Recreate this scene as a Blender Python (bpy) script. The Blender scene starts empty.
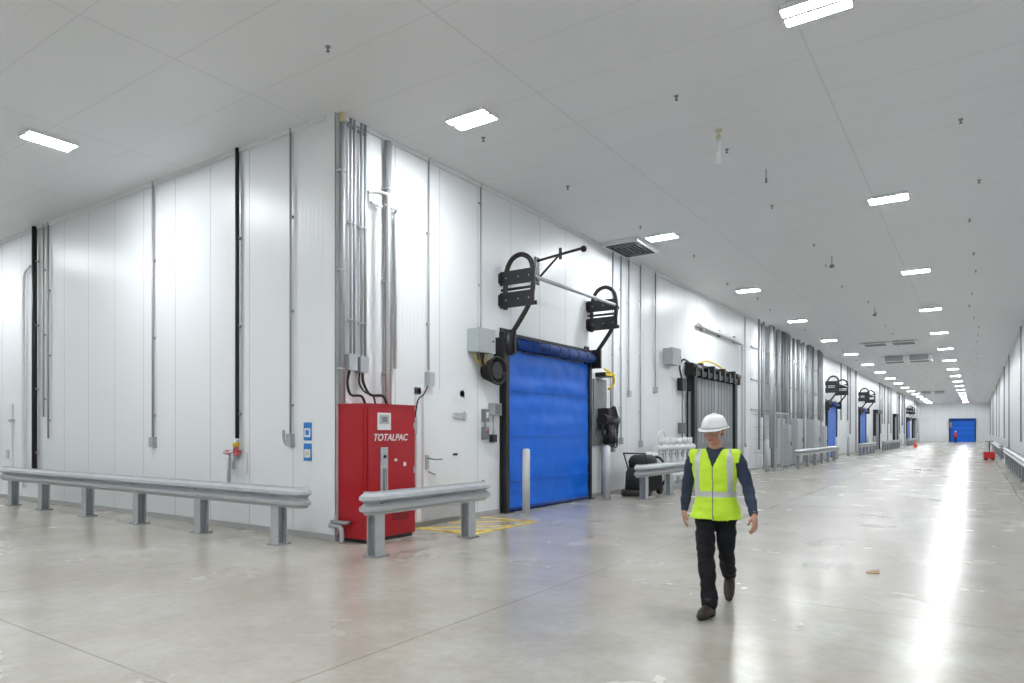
import bpy, math, random
from mathutils import Vector, Matrix, noise
from mathutils.bvhtree import BVHTree
random.seed(7)
scene = bpy.context.scene
try:
    scene.view_settings.view_transform = 'Standard'
    scene.view_settings.look = 'None'
    scene.view_settings.exposure = 0.0
except Exception as e:
    print(e)

# ------------------------------------------------------------------ layout (metres)
WX = -8.03      # face of the long corridor wall
WY = 7.04       # face of the cross corridor wall
RX = 1.75       # right wall
CH = 6.49       # ceiling height
CT = CH-.004
YE = 135.0      # end wall
YB = -8.0       # back wall
XL = -38.0      # far left end

# ------------------------------------------------------------------ materials
M = {}
def nt(m):
    m.use_nodes = True
    return m.node_tree.nodes, m.node_tree.links, m.node_tree.nodes['Principled BSDF']
def mat(name, col, rough=0.5, metal=0.0, var=0.06, scale=6.0, bump=0.0, bscale=40.0, spec=None, emit=None, es=0):
    m = bpy.data.materials.new(name); N, L, P = nt(m)
    tc = N.new('ShaderNodeTexCoord')
    no = N.new('ShaderNodeTexNoise'); no.inputs['Scale'].default_value = scale; no.inputs['Detail'].default_value = 4
    L.new(tc.outputs['Object'], no.inputs['Vector'])
    mx = N.new('ShaderNodeMix'); mx.data_type = 'RGBA'
    a = [max(0, c*(1-var)) for c in col]; b = [min(1, c*(1+var)) for c in col]
    mx.inputs[6].default_value = (*a, 1); mx.inputs[7].default_value = (*b, 1)
    L.new(no.outputs['Fac'], mx.inputs[0]); L.new(mx.outputs[2], P.inputs['Base Color'])
    P.inputs['Roughness'].default_value = rough; P.inputs['Metallic'].default_value = metal
    if spec is not None: P.inputs['Specular IOR Level'].default_value = spec
    if emit:
        P.inputs['Emission Color'].default_value = (*emit, 1); P.inputs['Emission Strength'].default_value = es
    if bump:
        n2 = N.new('ShaderNodeTexNoise'); n2.inputs['Scale'].default_value = bscale
        L.new(tc.outputs['Object'], n2.inputs['Vector'])
        bp = N.new('ShaderNodeBump'); bp.inputs['Strength'].default_value = bump; bp.inputs['Distance'].default_value = 0.01
        L.new(n2.outputs['Fac'], bp.inputs['Height']); L.new(bp.outputs['Normal'], P.inputs['Normal'])
    M[name] = m; return m

mat('galv', (0.47, 0.49, 0.51), 0.42, 0.35, 0.14, 9)
mat('galv_dark', (0.30, 0.315, 0.33), 0.45, 0.3, 0.15, 9)
mat('conduit', (0.36, 0.375, 0.39), 0.42, 0.3, 0.08)
mat('white_paint', (0.78, 0.795, 0.81), 0.35, 0, 0.02)
mat('white_pvc', (0.74, 0.75, 0.75), 0.4, 0, 0.03)
mat('grey_box', (0.38, 0.41, 0.43), 0.45, 0, 0.05)
mat('grey_panel', (0.25, 0.265, 0.28), 0.5, 0, 0.08)
mat('mid_grey', (0.18, 0.19, 0.20), 0.5, 0.1, 0.08)
mat('black_steel', (0.012, 0.012, 0.014), 0.42, 0.0, 0.2)
mat('rubber', (0.015, 0.015, 0.016), 0.7, 0, 0.2)
mat('red_paint', (0.38, 0.006, 0.014), 0.3, 0, 0.06)
mat('red_plain', (0.6, 0.02, 0.02), 0.4)
mat('yellow', (0.75, 0.52, 0.02), 0.5, 0, 0.12, 12)
mat('pale_yellow', (0.62, 0.57, 0.36), 0.5, 0, 0.12, 12)
mat('floor_yellow', (0.80, 0.54, 0.03), 0.5, 0, 0.15, 18)
mat('orange', (0.8, 0.12, 0.03), 0.5)
mat('blue_vinyl', (0.004, 0.135, 0.68), 0.36, 0, 0.12, 1.5, 0.35, 5, spec=0.35)
mat('blue_seam', (0.003, 0.10, 0.52), 0.4, 0, 0.12, 1.5)
mat('blue_dark', (0.004, 0.035, 0.20), 0.45, 0, 0.2, 5, spec=0.25)
mat('sign_blue', (0.02, 0.2, 0.55), 0.5)
mat('sign_white', (0.72, 0.72, 0.72), 0.5)
mat('curb', (0.42, 0.42, 0.41), 0.7, 0, 0.15, 4)
mat('slot_dark', (0.02, 0.02, 0.02), 0.8)
mat('bollard_grey', (0.50, 0.51, 0.51), 0.45, 0, 0.06)
mat('lamp_glow', (1, 1, 1), 0.5, emit=(0.94, 0.98, 1.0), es=235)
mat('skin', (0.50, 0.26, 0.18), 0.5, 0, 0.08, 30)
mat('lips', (0.42, 0.15, 0.12), 0.5)
mat('hair', (0.06, 0.045, 0.035), 0.7)
mat('eye_white', (0.75, 0.72, 0.7), 0.3)
mat('eye_dark', (0.03, 0.02, 0.015), 0.2)
mat('helmet_white', (0.85, 0.85, 0.86), 0.25, 0, 0.01)
mat('navy', (0.022, 0.034, 0.068), 0.8, 0, 0.2, 20, 0.5, 30)
mat('pants', (0.010, 0.011, 0.014), 0.85, 0, 0.2, 20, 0.5, 25, spec=0.25)
mat('boot', (0.028, 0.018, 0.013), 0.6, 0, 0.2, 20)
mat('sole', (0.01, 0.01, 0.01), 0.8)
mat('hivis', (0.50, 0.74, 0.03), 0.65, 0, 0.1, 14, 0.4, 22, emit=(0.45, 0.8, 0.02), es=0.08)
mat('reflective', (0.55, 0.57, 0.56), 0.35, 0.3, 0.05)
mat('pallet_wood', (0.42, 0.30, 0.18), 0.7, 0, 0.2)

def math_node(N, L, op, a, b=None):
    n = N.new('ShaderNodeMath'); n.operation = op
    for i, v in enumerate((a, b)):
        if v is None: continue
        if isinstance(v, (int, float)): n.inputs[i].default_value = v
        else: L.new(v, n.inputs[i])
    return n.outputs[0]
def seam(N, L, c, period, width, off=0.0):
    t = math_node(N, L, 'ADD', c, -off + period*0.5)
    t = math_node(N, L, 'DIVIDE', t, period)
    t = math_node(N, L, 'FRACT', t)
    t = math_node(N, L, 'SUBTRACT', t, 0.5)
    t = math_node(N, L, 'ABSOLUTE', t)
    return math_node(N, L, 'LESS_THAN', t, width*0.5/period)

def panel_material(name, col, ceiling=False):
    m = bpy.data.materials.new(name); N, L, P = nt(m)
    g = N.new('ShaderNodeNewGeometry'); s = N.new('ShaderNodeSeparateXYZ'); L.new(g.outputs['Position'], s.inputs[0])
    if ceiling: c = s.outputs['Y']
    else: c = math_node(N, L, 'ADD', s.outputs['X'], s.outputs['Y'])
    sm = seam(N, L, c, 1.14, 0.020 if not ceiling else 0.018, 0.3)
    if ceiling:
        s2 = seam(N, L, s.outputs['X'], 3.42, 0.030, -1.76)
        sm = math_node(N, L, 'MAXIMUM', sm, s2)
    no = N.new('ShaderNodeTexNoise'); no.inputs['Scale'].default_value = 0.6; no.inputs['Detail'].default_value = 3
    L.new(g.outputs['Position'], no.inputs['Vector'])
    mx = N.new('ShaderNodeMix'); mx.data_type = 'RGBA'
    mx.inputs[6].default_value = (*[x*0.97 for x in col], 1); mx.inputs[7].default_value = (*[min(1, x*1.03) for x in col], 1)
    L.new(no.outputs['Fac'], mx.inputs[0])
    mx2 = N.new('ShaderNodeMix'); mx2.data_type = 'RGBA'; L.new(mx.outputs[2], mx2.inputs[6])
    k = 0.70 if not ceiling else 0.88
    mx2.inputs[7].default_value = (*[x*k for x in col], 1)
    L.new(sm, mx2.inputs[0]); L.new(mx2.outputs[2], P.inputs['Base Color'])
    w = math_node(N, L, 'MULTIPLY', c, 2*math.pi/0.095)
    w = math_node(N, L, 'SINE', w)
    w = math_node(N, L, 'MULTIPLY', w, 0.5)
    bp = N.new('ShaderNodeBump'); bp.inputs['Strength'].default_value = 0.4 if not ceiling else 0.4; bp.inputs['Distance'].default_value = 0.004
    L.new(w, bp.inputs['Height']); L.new(bp.outputs['Normal'], P.inputs['Normal'])
    P.inputs['Roughness'].default_value = 0.38 if not ceiling else 0.45
    M[name] = m; return m
panel_material('wall_panel', (0.77, 0.79, 0.81))
panel_material('ceiling_panel', (0.76, 0.775, 0.79), True)

def floor_material():
    m = bpy.data.materials.new('polished_concrete'); N, L, P = nt(m)
    g = N.new('ShaderNodeNewGeometry'); s = N.new('ShaderNodeSeparateXYZ'); L.new(g.outputs['Position'], s.inputs[0])
    def noi(sc, det=6, rough=0.6, dist=0.0):
        n = N.new('ShaderNodeTexNoise'); n.inputs['Scale'].default_value = sc; n.inputs['Detail'].default_value = det
        n.inputs['Roughness'].default_value = rough; n.inputs['Distortion'].default_value = dist
        L.new(g.outputs['Position'], n.inputs['Vector']); return n.outputs['Fac']
    def ramp(fac, p0, p1, c0, c1):
        r = N.new('ShaderNodeValToRGB'); r.color_ramp.elements[0].position = p0; r.color_ramp.elements[1].position = p1
        r.color_ramp.elements[0].color = (*c0, 1); r.color_ramp.elements[1].color = (*c1, 1); L.new(fac, r.inputs[0]); return r.outputs[0]
    def mix(f, a, b, mode='MIX'):
        x = N.new('ShaderNodeMix'); x.data_type = 'RGBA'; x.blend_type = mode
        if isinstance(f, (int, float)): x.inputs[0].default_value = f
        else: L.new(f, x.inputs[0])
        for i, v in ((6, a), (7, b)):
            if isinstance(v, tuple): x.inputs[i].default_value = (*v, 1)
            else: L.new(v, x.inputs[i])
        return x.outputs[2]
    base = ramp(noi(0.3, 5, 0.55, 0.2), 0.25, 0.75, (0.36, 0.335, 0.295), (0.46, 0.44, 0.40))
    mott = ramp(noi(1.6, 6, 0.6, 0.2), 0.22, 0.78, (0.84, 0.83, 0.815), (1.12, 1.12, 1.12))
    c = mix(1.0, base, mott, 'MULTIPLY')
    fine = ramp(noi(9, 6, 0.7), 0.2, 0.8, (0.86, 0.855, 0.85), (1.13, 1.13, 1.13))
    c = mix(1.0, c, fine, 'MULTIPLY')
    st = ramp(noi(0.38, 5, 0.6, 0.3), 0.42, 0.80, (0, 0, 0), (0.7, 0.7, 0.7))
    c = mix(st, c, (0.31, 0.255, 0.21))
    j = math_node(N, L, 'MAXIMUM', seam(N, L, s.outputs['X'], 4.6, 0.018, -3.72), seam(N, L, s.outputs['Y'], 4.6, 0.018, 2.43))
    j = math_node(N, L, 'MULTIPLY', j, 0.45)
    c = mix(j, c, (0.10, 0.09, 0.08))
    L.new(c, P.inputs['Base Color'])
    r = N.new('ShaderNodeMapRange'); L.new(noi(0.9, 4, .5), r.inputs[0]); r.inputs[1].default_value = 0.2; r.inputs[2].default_value = 0.8
    r.inputs[3].default_value = 0.19; r.inputs[4].default_value = 0.31
    L.new(r.outputs[0], P.inputs['Roughness'])
    P.inputs['Specular IOR Level'].default_value = 0.6
    bp = N.new('ShaderNodeBump'); bp.inputs['Strength'].default_value = 0.07; bp.inputs['Distance'].default_value = 0.01
    L.new(noi(4, 3), bp.inputs['Height']); L.new(bp.outputs['Normal'], P.inputs['Normal'])
    M['floor'] = m
floor_material()

# ------------------------------------------------------------------ mesh builder
def catmull(pts, n=6):
    pts = [Vector(p) for p in pts]; out = []
    for i in range(len(pts)-1):
        p0 = pts[max(i-1, 0)]; p1 = pts[i]; p2 = pts[i+1]; p3 = pts[min(i+2, len(pts)-1)]
        for k in range(n):
            t = k/n
            out.append(0.5*((2*p1)+(p2-p0)*t+(2*p0-5*p1+4*p2-p3)*t*t+(3*p1-p0-3*p2+p3)*t**3))
    out.append(pts[-1]); return out
class B:
    def __init__(s, name): s.name = name; s.v = []; s.f = []; s.m = []; s.sm = []; s.mats = []
    def mi(s, m):
        if m not in s.mats: s.mats.append(m)
        return s.mats.index(m)
    def add(s, vs, fs, m, smooth=False):
        o = len(s.v); s.v += [Vector(v) for v in vs]; k = s.mi(m)
        for i, f in enumerate(fs):
            s.f.append([o+a for a in f]); s.m.append(k); s.sm.append(smooth if isinstance(smooth, bool) else smooth[i])
        return s
    def box(s, x0, y0, z0, x1, y1, z1, m):
        x0, x1 = sorted((x0, x1)); y0, y1 = sorted((y0, y1)); z0, z1 = sorted((z0, z1))
        v = [(x0,y0,z0),(x1,y0,z0),(x1,y1,z0),(x0,y1,z0),(x0,y0,z1),(x1,y0,z1),(x1,y1,z1),(x0,y1,z1)]
        return s.add(v, [(0,3,2,1),(4,5,6,7),(0,1,5,4),(1,2,6,5),(2,3,7,6),(3,0,4,7)], m)
    def tube(s, path, r, m, seg=12, cap=True, radii=None, round_ends=False):
        P = [Vector(p) for p in path]; n = len(P)
        R = radii if radii else [r]*n
        if round_ends:
            d0 = (P[0]-P[1]).normalized(); d1 = (P[-1]-P[-2]).normalized()
            pre = [(P[0]+d0*R[0]*math.sin(a), R[0]*math.cos(a)) for a in (1.35, 0.95, 0.5)]
            post = [(P[-1]+d1*R[-1]*math.sin(a), R[-1]*math.cos(a)) for a in (0.5, 0.95, 1.35)]
            P = [p for p, _ in pre]+P+[p for p, _ in post]; R = [q for _, q in pre]+list(R)+[q for _, q in post]; n = len(P)
        T = [(P[min(i+1, n-1)]-P[max(i-1, 0)]).normalized() for i in range(n)]
        up = Vector((0,0,1)) if abs(T[0].z) < 0.9 else Vector((1,0,0))
        u = T[0].cross(up).normalized(); vs = []
        for i in range(n):
            u = (u - T[i]*u.dot(T[i])).normalized(); w = T[i].cross(u)
            for k in range(seg):
                a = 2*math.pi*k/seg
                vs.append(P[i]+(u*math.cos(a)+w*math.sin(a))*R[i])
        fs = []; sm = []
        for i in range(n-1):
            for k in range(seg):
                k2 = (k+1) % seg
                fs.append((i*seg+k, i*seg+k2, (i+1)*seg+k2, (i+1)*seg+k)); sm.append(True)
        if cap:
            fs.append(tuple(reversed(range(seg)))); fs.append(tuple((n-1)*seg+k for k in range(seg))); sm += [round_ends, round_ends]
        return s.add(vs, fs, m, sm)
    def cyl(s, a, b, r, m, seg=16, r2=None): return s.tube([a, b], r, m, seg, radii=[r, r if r2 is None else r2])
    def sphere(s, c, r, m, sc=(1,1,1), seg=16, rings=10, zmin=-1.0):
        vs = []; fs = []; c = Vector(c)
        for i in range(rings+1):
            ph = -math.pi/2+math.pi*i/rings; z = max(math.sin(ph), zmin)
            for k in range(seg):
                a = 2*math.pi*k/seg; q = max(math.cos(ph), 0.001)
                vs.append(c+Vector((q*math.cos(a)*r*sc[0], q*math.sin(a)*r*sc[1], z*r*sc[2])))
        for i in range(rings):
            for k in range(seg):
                k2 = (k+1) % seg; fs.append((i*seg+k, i*seg+k2, (i+1)*seg+k2, (i+1)*seg+k))
        fs.append(tuple(reversed(range(seg)))); fs.append(tuple(rings*seg+k for k in range(seg)))
        return s.add(vs, fs, m, True)
    def rings(s, rs, m, seg=28, power=1.0):
        vs = []; fs = []
        for (cx, cy, z, rx, ry) in rs:
            for k in range(seg):
                a = 2*math.pi*k/seg; ca, sa = math.cos(a), math.sin(a)
                vs.append((cx+math.copysign(abs(ca)**power, ca)*rx, cy+math.copysign(abs(sa)**power, sa)*ry, z))
        n = len(rs)
        for i in range(n-1):
            for k in range(seg):
                k2 = (k+1) % seg; fs.append((i*seg+k, i*seg+k2, (i+1)*seg+k2, (i+1)*seg+k))
        fs.append(tuple(reversed(range(seg)))); fs.append(tuple((n-1)*seg+k for k in range(seg)))
        return s.add(vs, fs, m, True)
    def mesh(s):
        me = bpy.data.meshes.new(s.name); me.from_pydata([tuple(v) for v in s.v], [], s.f)
        for m in s.mats: me.materials.append(M[m])
        me.polygons.foreach_set('material_index', s.m); me.polygons.foreach_set('use_smooth', s.sm); me.update(); return me
    def obj(s, bevel=0.0, parent=None, mw=None):
        if parent is None and s.v:
            lo = Vector([min(v[i] for v in s.v) for i in range(3)]); hi = Vector([max(v[i] for v in s.v) for i in range(3)])
            o = Vector(((lo.x+hi.x)/2, (lo.y+hi.y)/2, lo.z)); s.v = [v-o for v in s.v]
        else: o = Vector((0,0,0))
        ob = bpy.data.objects.new(s.name, s.mesh()); scene.collection.objects.link(ob); ob.location = o
        if bevel:
            b = ob.modifiers.new('bevel', 'BEVEL'); b.width = bevel; b.segments = 2; b.limit_method = 'ANGLE'; b.angle_limit = math.radians(50)
        if parent: ob.parent = parent
        return ob

# ------------------------------------------------------------------ room shell
B('floor').box(XL-.3, YB-.3, -0.2, RX+.3, YE+.3, 0, 'floor').obj()
B('ceiling').box(XL-.3, YB-.3, CH, RX+.3, YE+.3, CH+0.2, 'ceiling_panel').obj()
B('wall_left').box(WX-.3, WY, 0, WX, YE, CH, 'wall_panel').obj()
B('wall_cross').box(XL, WY, 0, WX-.3, WY+.3, CH, 'wall_panel').obj()
B('wall_right').box(RX, YB, 0, RX+.3, YE, CH, 'wall_panel').obj()
B('wall_back').box(XL, YB-.3, 0, RX+.3, YB, CH, 'wall_panel').obj()
B('wall_end').box(WX-.3, YE, 0, RX+.3, YE+.3, CH, 'wall_panel').obj()
B('wall_far_left').box(XL-.3, YB-.3, 0, XL, WY+.3, CH, 'wall_panel').obj()
B('baseboard_left').box(WX, WY, 0, WX+.012, YE, .09, 'curb').obj()
B('baseboard_cross').box(XL, WY-.012, 0, WX+.012, WY, .09, 'curb').obj()
B('baseboard_right').box(RX-.02, 3, 0, RX, YE, .12, 'curb').obj()
t = B('trim_1'); t.box(WX-.20, WY-.010, .09, WX+.010, WY, CH, 'white_paint'); t.box(WX, WY-.010, .09, WX+.010, WY+.14, CH, 'white_paint'); t.obj()
B('trim_2').box(WX, WY+.14, CH-.07, WX+.05, YE, CH, 'white_paint').obj()
B('trim_3').box(XL, WY-.05, CH-.07, WX-.2, WY, CH, 'white_paint').obj()
B('trim_4').box(RX-.05, YB, CH-.07, RX, YE, CH, 'white_paint').obj()

# ------------------------------------------------------------------ ceiling lights (shallow housing, two LED lenses facing down)
def light(x, y, along='x'):
    b = B('ceiling_light'); L, W = 0.72, 0.40
    def bx(u0, v0, z0, u1, v1, z1, m):
        if along == 'x': b.box(x+u0, y+v0, z0, x+u1, y+v1, z1, m)
        else: b.box(x+v0, y+u0, z0, x+v1, y+u1, z1, m)
    hx, hy = L/2, W/2
    bx(-hx, -hy, CH-.05, hx, hy, CH-.002, 'white_paint')
    for v0, v1 in ((-hy, -hy+.012), (hy-.012, hy), (-.03, .03)): bx(-hx, v0, CH-.066, hx, v1, CH-.05, 'white_paint')
    for u0, u1 in ((-hx, -hx+.012), (hx-.012, hx)): bx(u0, -hy, CH-.066, u1, hy, CH-.05, 'white_paint')
    for sgn in (-1, 1): bx(-hx+.02, sgn*.11-.07, CH-.068, hx-.02, sgn*.11+.07, CH-.05, 'lamp_glow')
    b.obj()
for i in range(-1, 17):
    y = 8.3+7.65*i
    for x in (-6.4, -1.5): light(x, y)
for x in (-12.62, -20.3, -28, -35.5):
    light(x, 5.0, 'y'); light(x, -2.6, 'y')
light(-6.4, -5.5); light(-1.5, -5.5)

# ------------------------------------------------------------------ guardrails
WPROF = [(0,0),(.025,.004),(.06,.078),(.105,.086),(.135,.02),(.155,.0),(.175,.02),(.205,.086),(.25,.078),(.285,.004),(.31,0)]
def guardrail(path, outward, posts, z0=0.56, name='guardrail', flare=True, curl_start=True, curl_end=True):
    b = B(name); a = Vector(path[0]); c = Vector(path[1]); o = Vector(outward); d = (c-a).normalized()
    pts = []
    r = 0.13
    if curl_start:
        for k in range(7, 0, -1):
            th = math.pi*0.5*k/7
            pts.append((a - o*r + (o*math.cos(th) - d*math.sin(th))*r, (o*math.cos(th) - d*math.sin(th))))
    pts.append((a, o)); 
    nseg = max(1, int((c-a).length/2))
    for k in range(1, nseg): pts.append((a+(c-a)*k/nseg, o))
    pts.append((c, o))
    if curl_end:
        for k in range(1, 8):
            th = math.pi*0.5*k/7
            pts.append((c - o*r + (o*math.cos(th) + d*math.sin(th))*r, (o*math.cos(th) + d*math.sin(th))))
    vs = []; n = len(WPROF)
    for p, nn in pts:
        for zz, dd in WPROF: q = p+nn*dd; vs.append((q.x, q.y, z0+zz))
        for zz, dd in reversed(WPROF): q = p+nn*(dd-.012); vs.append((q.x, q.y, z0+zz))
    m2 = 2*n; fs = []
    for i in range(len(pts)-1):
        for k in range(m2):
            k2 = (k+1) % m2; fs.append((i*m2+k, i*m2+k2, (i+1)*m2+k2, (i+1)*m2+k))
    fs.append(tuple(range(m2))); e = (len(pts)-1)*m2; fs.append(tuple(e+k for k in reversed(range(m2))))
    b.add(vs, fs, 'galv', False)
    for p in posts:
        q = a+d*p; back = q-o*0.02
        hw, dp = 0.085, 0.16
        def rbox(s0, s1, t0, t1, z0_, z1_, m):
            p1 = back+d*s0-o*t0; p2 = back+d*s1-o*t1
            b.box(p1.x, p1.y, z0_, p2.x, p2.y, z1_, m)
        rbox(-hw, hw, 0.0, .012, 0.012, z0+.26, 'galv')
        rbox(-hw, hw, dp-.012, dp, 0.012, z0+.22, 'galv')
        rbox(-.006, .006, .012, dp-.012, 0.012, z0+.24, 'galv_dark')
        rbox(-hw-.0, hw, 0.012, dp-.012, z0+.215, z0+.225, 'galv')
        rbox(-.12, .12, -.05, dp+.05, 0, .014, 'galv_dark')
        for s_ in (-.095, .095):
            for t_ in (-.025, dp+.025):
                w = back+d*s_-o*t_; b.cyl((w.x, w.y, .01), (w.x, w.y, .035), .012, 'galv', 8)
        w = q+o*.0; w2 = q+o*.02
        b.cyl((w.x, w.y, z0+.155), (w2.x, w2.y, z0+.155), .018, 'galv_dark', 8)
    return b.obj()
guardrail(((-18.2, 6.28), (-8.02, 6.28)), (0, -1), [0.3, 1.85, 3.8, 5.75, 7.7, 9.7])
guardrail(((-6.50, 6.42), (-6.50, 8.75)), (1, 0), [0.06, 2.05])
guardrail(((-6.62, 15.3), (-6.62, 20.6)), (1, 0), [0.3, 1.9, 3.5, 5.1])
guardrail(((-6.66, 32.9), (-6.66, 43.6)), (1, 0), [0.3, 2.2, 4.1, 6.0, 7.9, 9.8])
guardrail(((-6.66, 53.0), (-6.66, 61.0)), (1, 0), [0.3, 2.2, 4.1, 6.0, 7.8])
guardrail(((-6.66, 67.0), (-6.66, 84.0)), (1, 0), [0.3+1.9*k for k in range(9)])
guardrail(((-6.66, 92.0), (-6.66, 106.0)), (1, 0), [0.3+1.9*k for k in range(8)])
guardrail(((1.2, 24.0), (1.2, 44.0)), (-1, 0), [0.3+1.95*k for k in range(11)])
guardrail(((1.2, 52.0), (1.2, 80.0)), (-1, 0), [0.3+1.95*k for k in range(15)])

# ------------------------------------------------------------------ bollards
def bollard(x, y, h=1.32, r=.085):
    b = B('bollard'); b.cyl((x, y, 0), (x, y, h-.03), r, 'bollard_grey', 24); b.sphere((x, y, h-.03), r, 'bollard_grey', (1,1,.4), 24, 8, zmin=-.1)
    b.cyl((x, y, 0), (x, y, .012), r+.05, 'galv', 24); b.obj()
bollard(-7.42, 11.4, r=.075); bollard(-7.5, 15.15); bollard(-7.2, 29.4); bollard(-7.3, 47.1); bollard(-7.3, 51.7)
bollard(-7.3, 62.0); bollard(-7.3, 66.4)

# ------------------------------------------------------------------ roll-up doors with bent-pipe loops
def curtain(b, x, y0, y1, z1, m):
    ny, nz = 60, 130; vs = []; fs = []
    for j in range(nz+1):
        z = .02+(z1-.02)*j/nz
        for i in range(ny+1):
            y = y0+(y1-y0)*i/ny
            dx = .004*math.sin(z*2*math.pi/.42+noise.noise(Vector((y*.7, z*.6, 1)))*1.6)
            dx += .012*noise.noise(Vector((y*.8, z*3.5, 4)))+.008*noise.noise(Vector((y*3.0+z, z*3.0, 9)))
            dx += .010*abs(noise.noise(Vector((y*1.6, z*1.4-y, 15))))
            vs.append((x+dx, y, z))
    for j in range(nz):
        for i in range(ny):
            a = j*(ny+1)+i; fs.append((a, a+1, a+ny+2, a+ny+1))
    b.add(vs, fs, m, True)
def rollup_door(y0, y1, zt=3.42, detail=True):
    b = B('roll_up_door'); X = WX+.002
    curtain(b, X+.09, y0+.06, y1-.06, zt-.1, 'blue_vinyl')
    for z in (.62, 1.55, 2.5):
        b.box(X+.08, y0+.06, z, X+.114, y1-.06, z+.012, 'blue_seam')
    b.tube([(X+.1, y0+.08, .05), (X+.1, y1-.08, .05)], .04, 'blue_dark')
    for y in (y0, y1):
        b.box(X, y-.06, 0, X+.14, y+.06, zt+.1, 'black_steel')
        b.box(X, y-.10, 0, X+.04, y+.10, zt+.35, 'black_steel')
        b.box(X, y-.11, 0, X+.2, y+.11, .02, 'black_steel')
    b.cyl((X+.2, y0+.02, zt+.04), (X+.2, y1-.02, zt+.04), .13, 'blue_dark', 20)
    b.cyl((X+.2, y0-.14, zt+.04), (X+.2, y1+.14, zt+.04), .05, 'black_steel', 12)
    b.box(X, y0-.05, zt+.16, X+.16, y1+.05, zt+.25, 'black_steel')
    n = 8
    for k in range(n+1):
        y = y0+.1+(y1-y0-.2)*k/n; b.cyl((X+.2, y-.012, zt+.04), (X+.2, y+.012, zt+.04), .138, 'black_steel', 20)
    for y in (y0-.08, y1+.08):
        b.box(X, y-.03, zt-.2, X+.38, y+.03, zt+.26, 'black_steel')
    b.cyl((X+.24, y0-.12, zt-.22), (X+.24, y0-.12, zt+.28), .10, 'black_steel', 16)
    b.box(X+.02, y0-.32, zt-.4, X+.26, y0-.14, zt+.12, 'black_steel')
    for y in (y0-.03, y1+.12):
        pts = [(.16, zt+.02), (.24, zt+.2), (.46, zt+.48), (.68, zt+.80), (.76, zt+1.1), (.76, zt+1.45), (.68, zt+1.68), (.48, zt+1.79), (.26, zt+1.72), (.13, zt+1.5), (.10, zt+1.2), (.10, zt+.72)]
        b.tube(catmull([(X+p, y, z) for p, z in pts], 5), .05, 'black_steel', 12)
        for za, zb in ((zt+1.20, zt+1.48), (zt+.74, zt+1.05)):
            b.box(X+.0, y-.06, za, X+.82, y-.035, zb, 'black_steel')
            b.box(X+.0, y+.035, za+.02, X+.82, y+.06, za+.1, 'black_steel')
            b.box(X, y-.12, za+.04, X+.04, y+.12, zb-.04, 'black_steel')
            for o_ in (.15, .45, .70):
                b.cyl((X+o_, y-.068, (za+zb)/2), (X+o_, y+.07, (za+zb)/2), .015, 'galv_dark', 8)
        b.tube([(X+.0, y, zt+1.12), (X+.74, y, zt+1.12)], .028, 'black_steel', 10)
    b.tube([(X+.76, y0, zt+1.32), (X+.76, y1+.12, zt+1.32)], .038, 'galv', 12)
    return b.obj()
rollup_door(11.44, 15.05)
rollup_door(47.6, 51.1); rollup_door(62.3, 66.0); rollup_door(108.0, 111.7)
b = B('wall_bracket_arm'); y = 12.75; X = WX
b.box(X+.001, y-.08, 4.9, X+.03, y+.08, 5.5, 'black_steel')
b.tube([(X+.02, y, 5.42), (X+1.15, y+.05, 5.55)], .03, 'black_steel'); b.tube([(X+.02, y, 5.0), (X+.55, y+.02, 5.46)], .025, 'black_steel')
b.sphere((X+1.15, y+.05, 5.53), .07, 'black_steel'); b.cyl((X+.6, y+.02, 5.38), (X+.6, y+.02, 5.62), .035, 'black_steel'); b.obj()

b = B('roll_up_door'); 
b.box(-3.7, YE-.06, 0, -.25, YE-.01, 3.6, 'blue_vinyl'); 
for x in (-3.75, -.2): b.box(x-.1, YE-.2, 0, x+.1, YE-.002, 3.8, 'black_steel')
b.box(-3.8, YE-.4, 3.5, -.15, YE-.002, 3.9, 'blue_dark'); b.box(-3.8, YE-.41, 2.4, -3.4, YE-.05, 3.3, 'mid_grey')
for z in (.9, 1.8, 2.7): b.box(-3.65, YE-.08, z, -.3, YE-.055, z+.05, 'blue_dark')
b.obj()

# ------------------------------------------------------------------ sliding freezer door (dark)
b = B('sliding_freezer_door'); X = WX+.002
ya, yb = 22.0, 27.4
for i, (p, q) in enumerate(((ya+.5, 24.6), (24.7, yb-.6))):
    b.box(X+.08, p, .05, X+.16, q, 3.5, 'grey_panel')
    n = 6
    for k in range(n+1):
        yy = p+(q-p)*k/n; b.box(X+.16, yy-.012, .05, X+.172, yy+.012, 3.5, 'mid_grey')
    b.box(X+.16, p, 1.0, X+.175, q, 1.25, 'mid_grey')
for yy in (24.62, 24.68): b.box(X+.1, yy-.02, .05, X+.2, yy+.02, 3.5, 'galv')
for yy in (ya+.35, yb-.4):
    b.box(X, yy-.14, 0, X+.26, yy+.14, 3.6, 'black_steel'); b.box(X+.1, yy-.28, .3, X+.14, yy+.28, 3.0, 'galv_dark')
b.box(X, ya, 3.55, X+.3, yb, 3.72, 'black_steel'); b.box(X, ya, 3.9, X+.12, yb, 3.98, 'black_steel')
for k in range(9):
    yy = ya+.2+(yb-ya-.4)*k/8; b.box(X, yy-.08, 3.5, X+.34, yy+.08, 3.98 if k % 2 else 3.85, 'black_steel')
b.cyl((X+.22, ya-.1, 3.82), (X+.22, ya+.7, 3.82), .13, 'black_steel'); b.cyl((X+.22, yb-.7, 3.82), (X+.22, yb, 3.82), .12, 'black_steel')
b.tube(catmull([(X+.2, ya+.8, 3.98), (X+.25, ya+1.6, 4.12), (X+.25, ya+2.8, 4.05), (X+.2, ya+3.6, 3.95)], 5), .03, 'yellow', 8)
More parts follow.
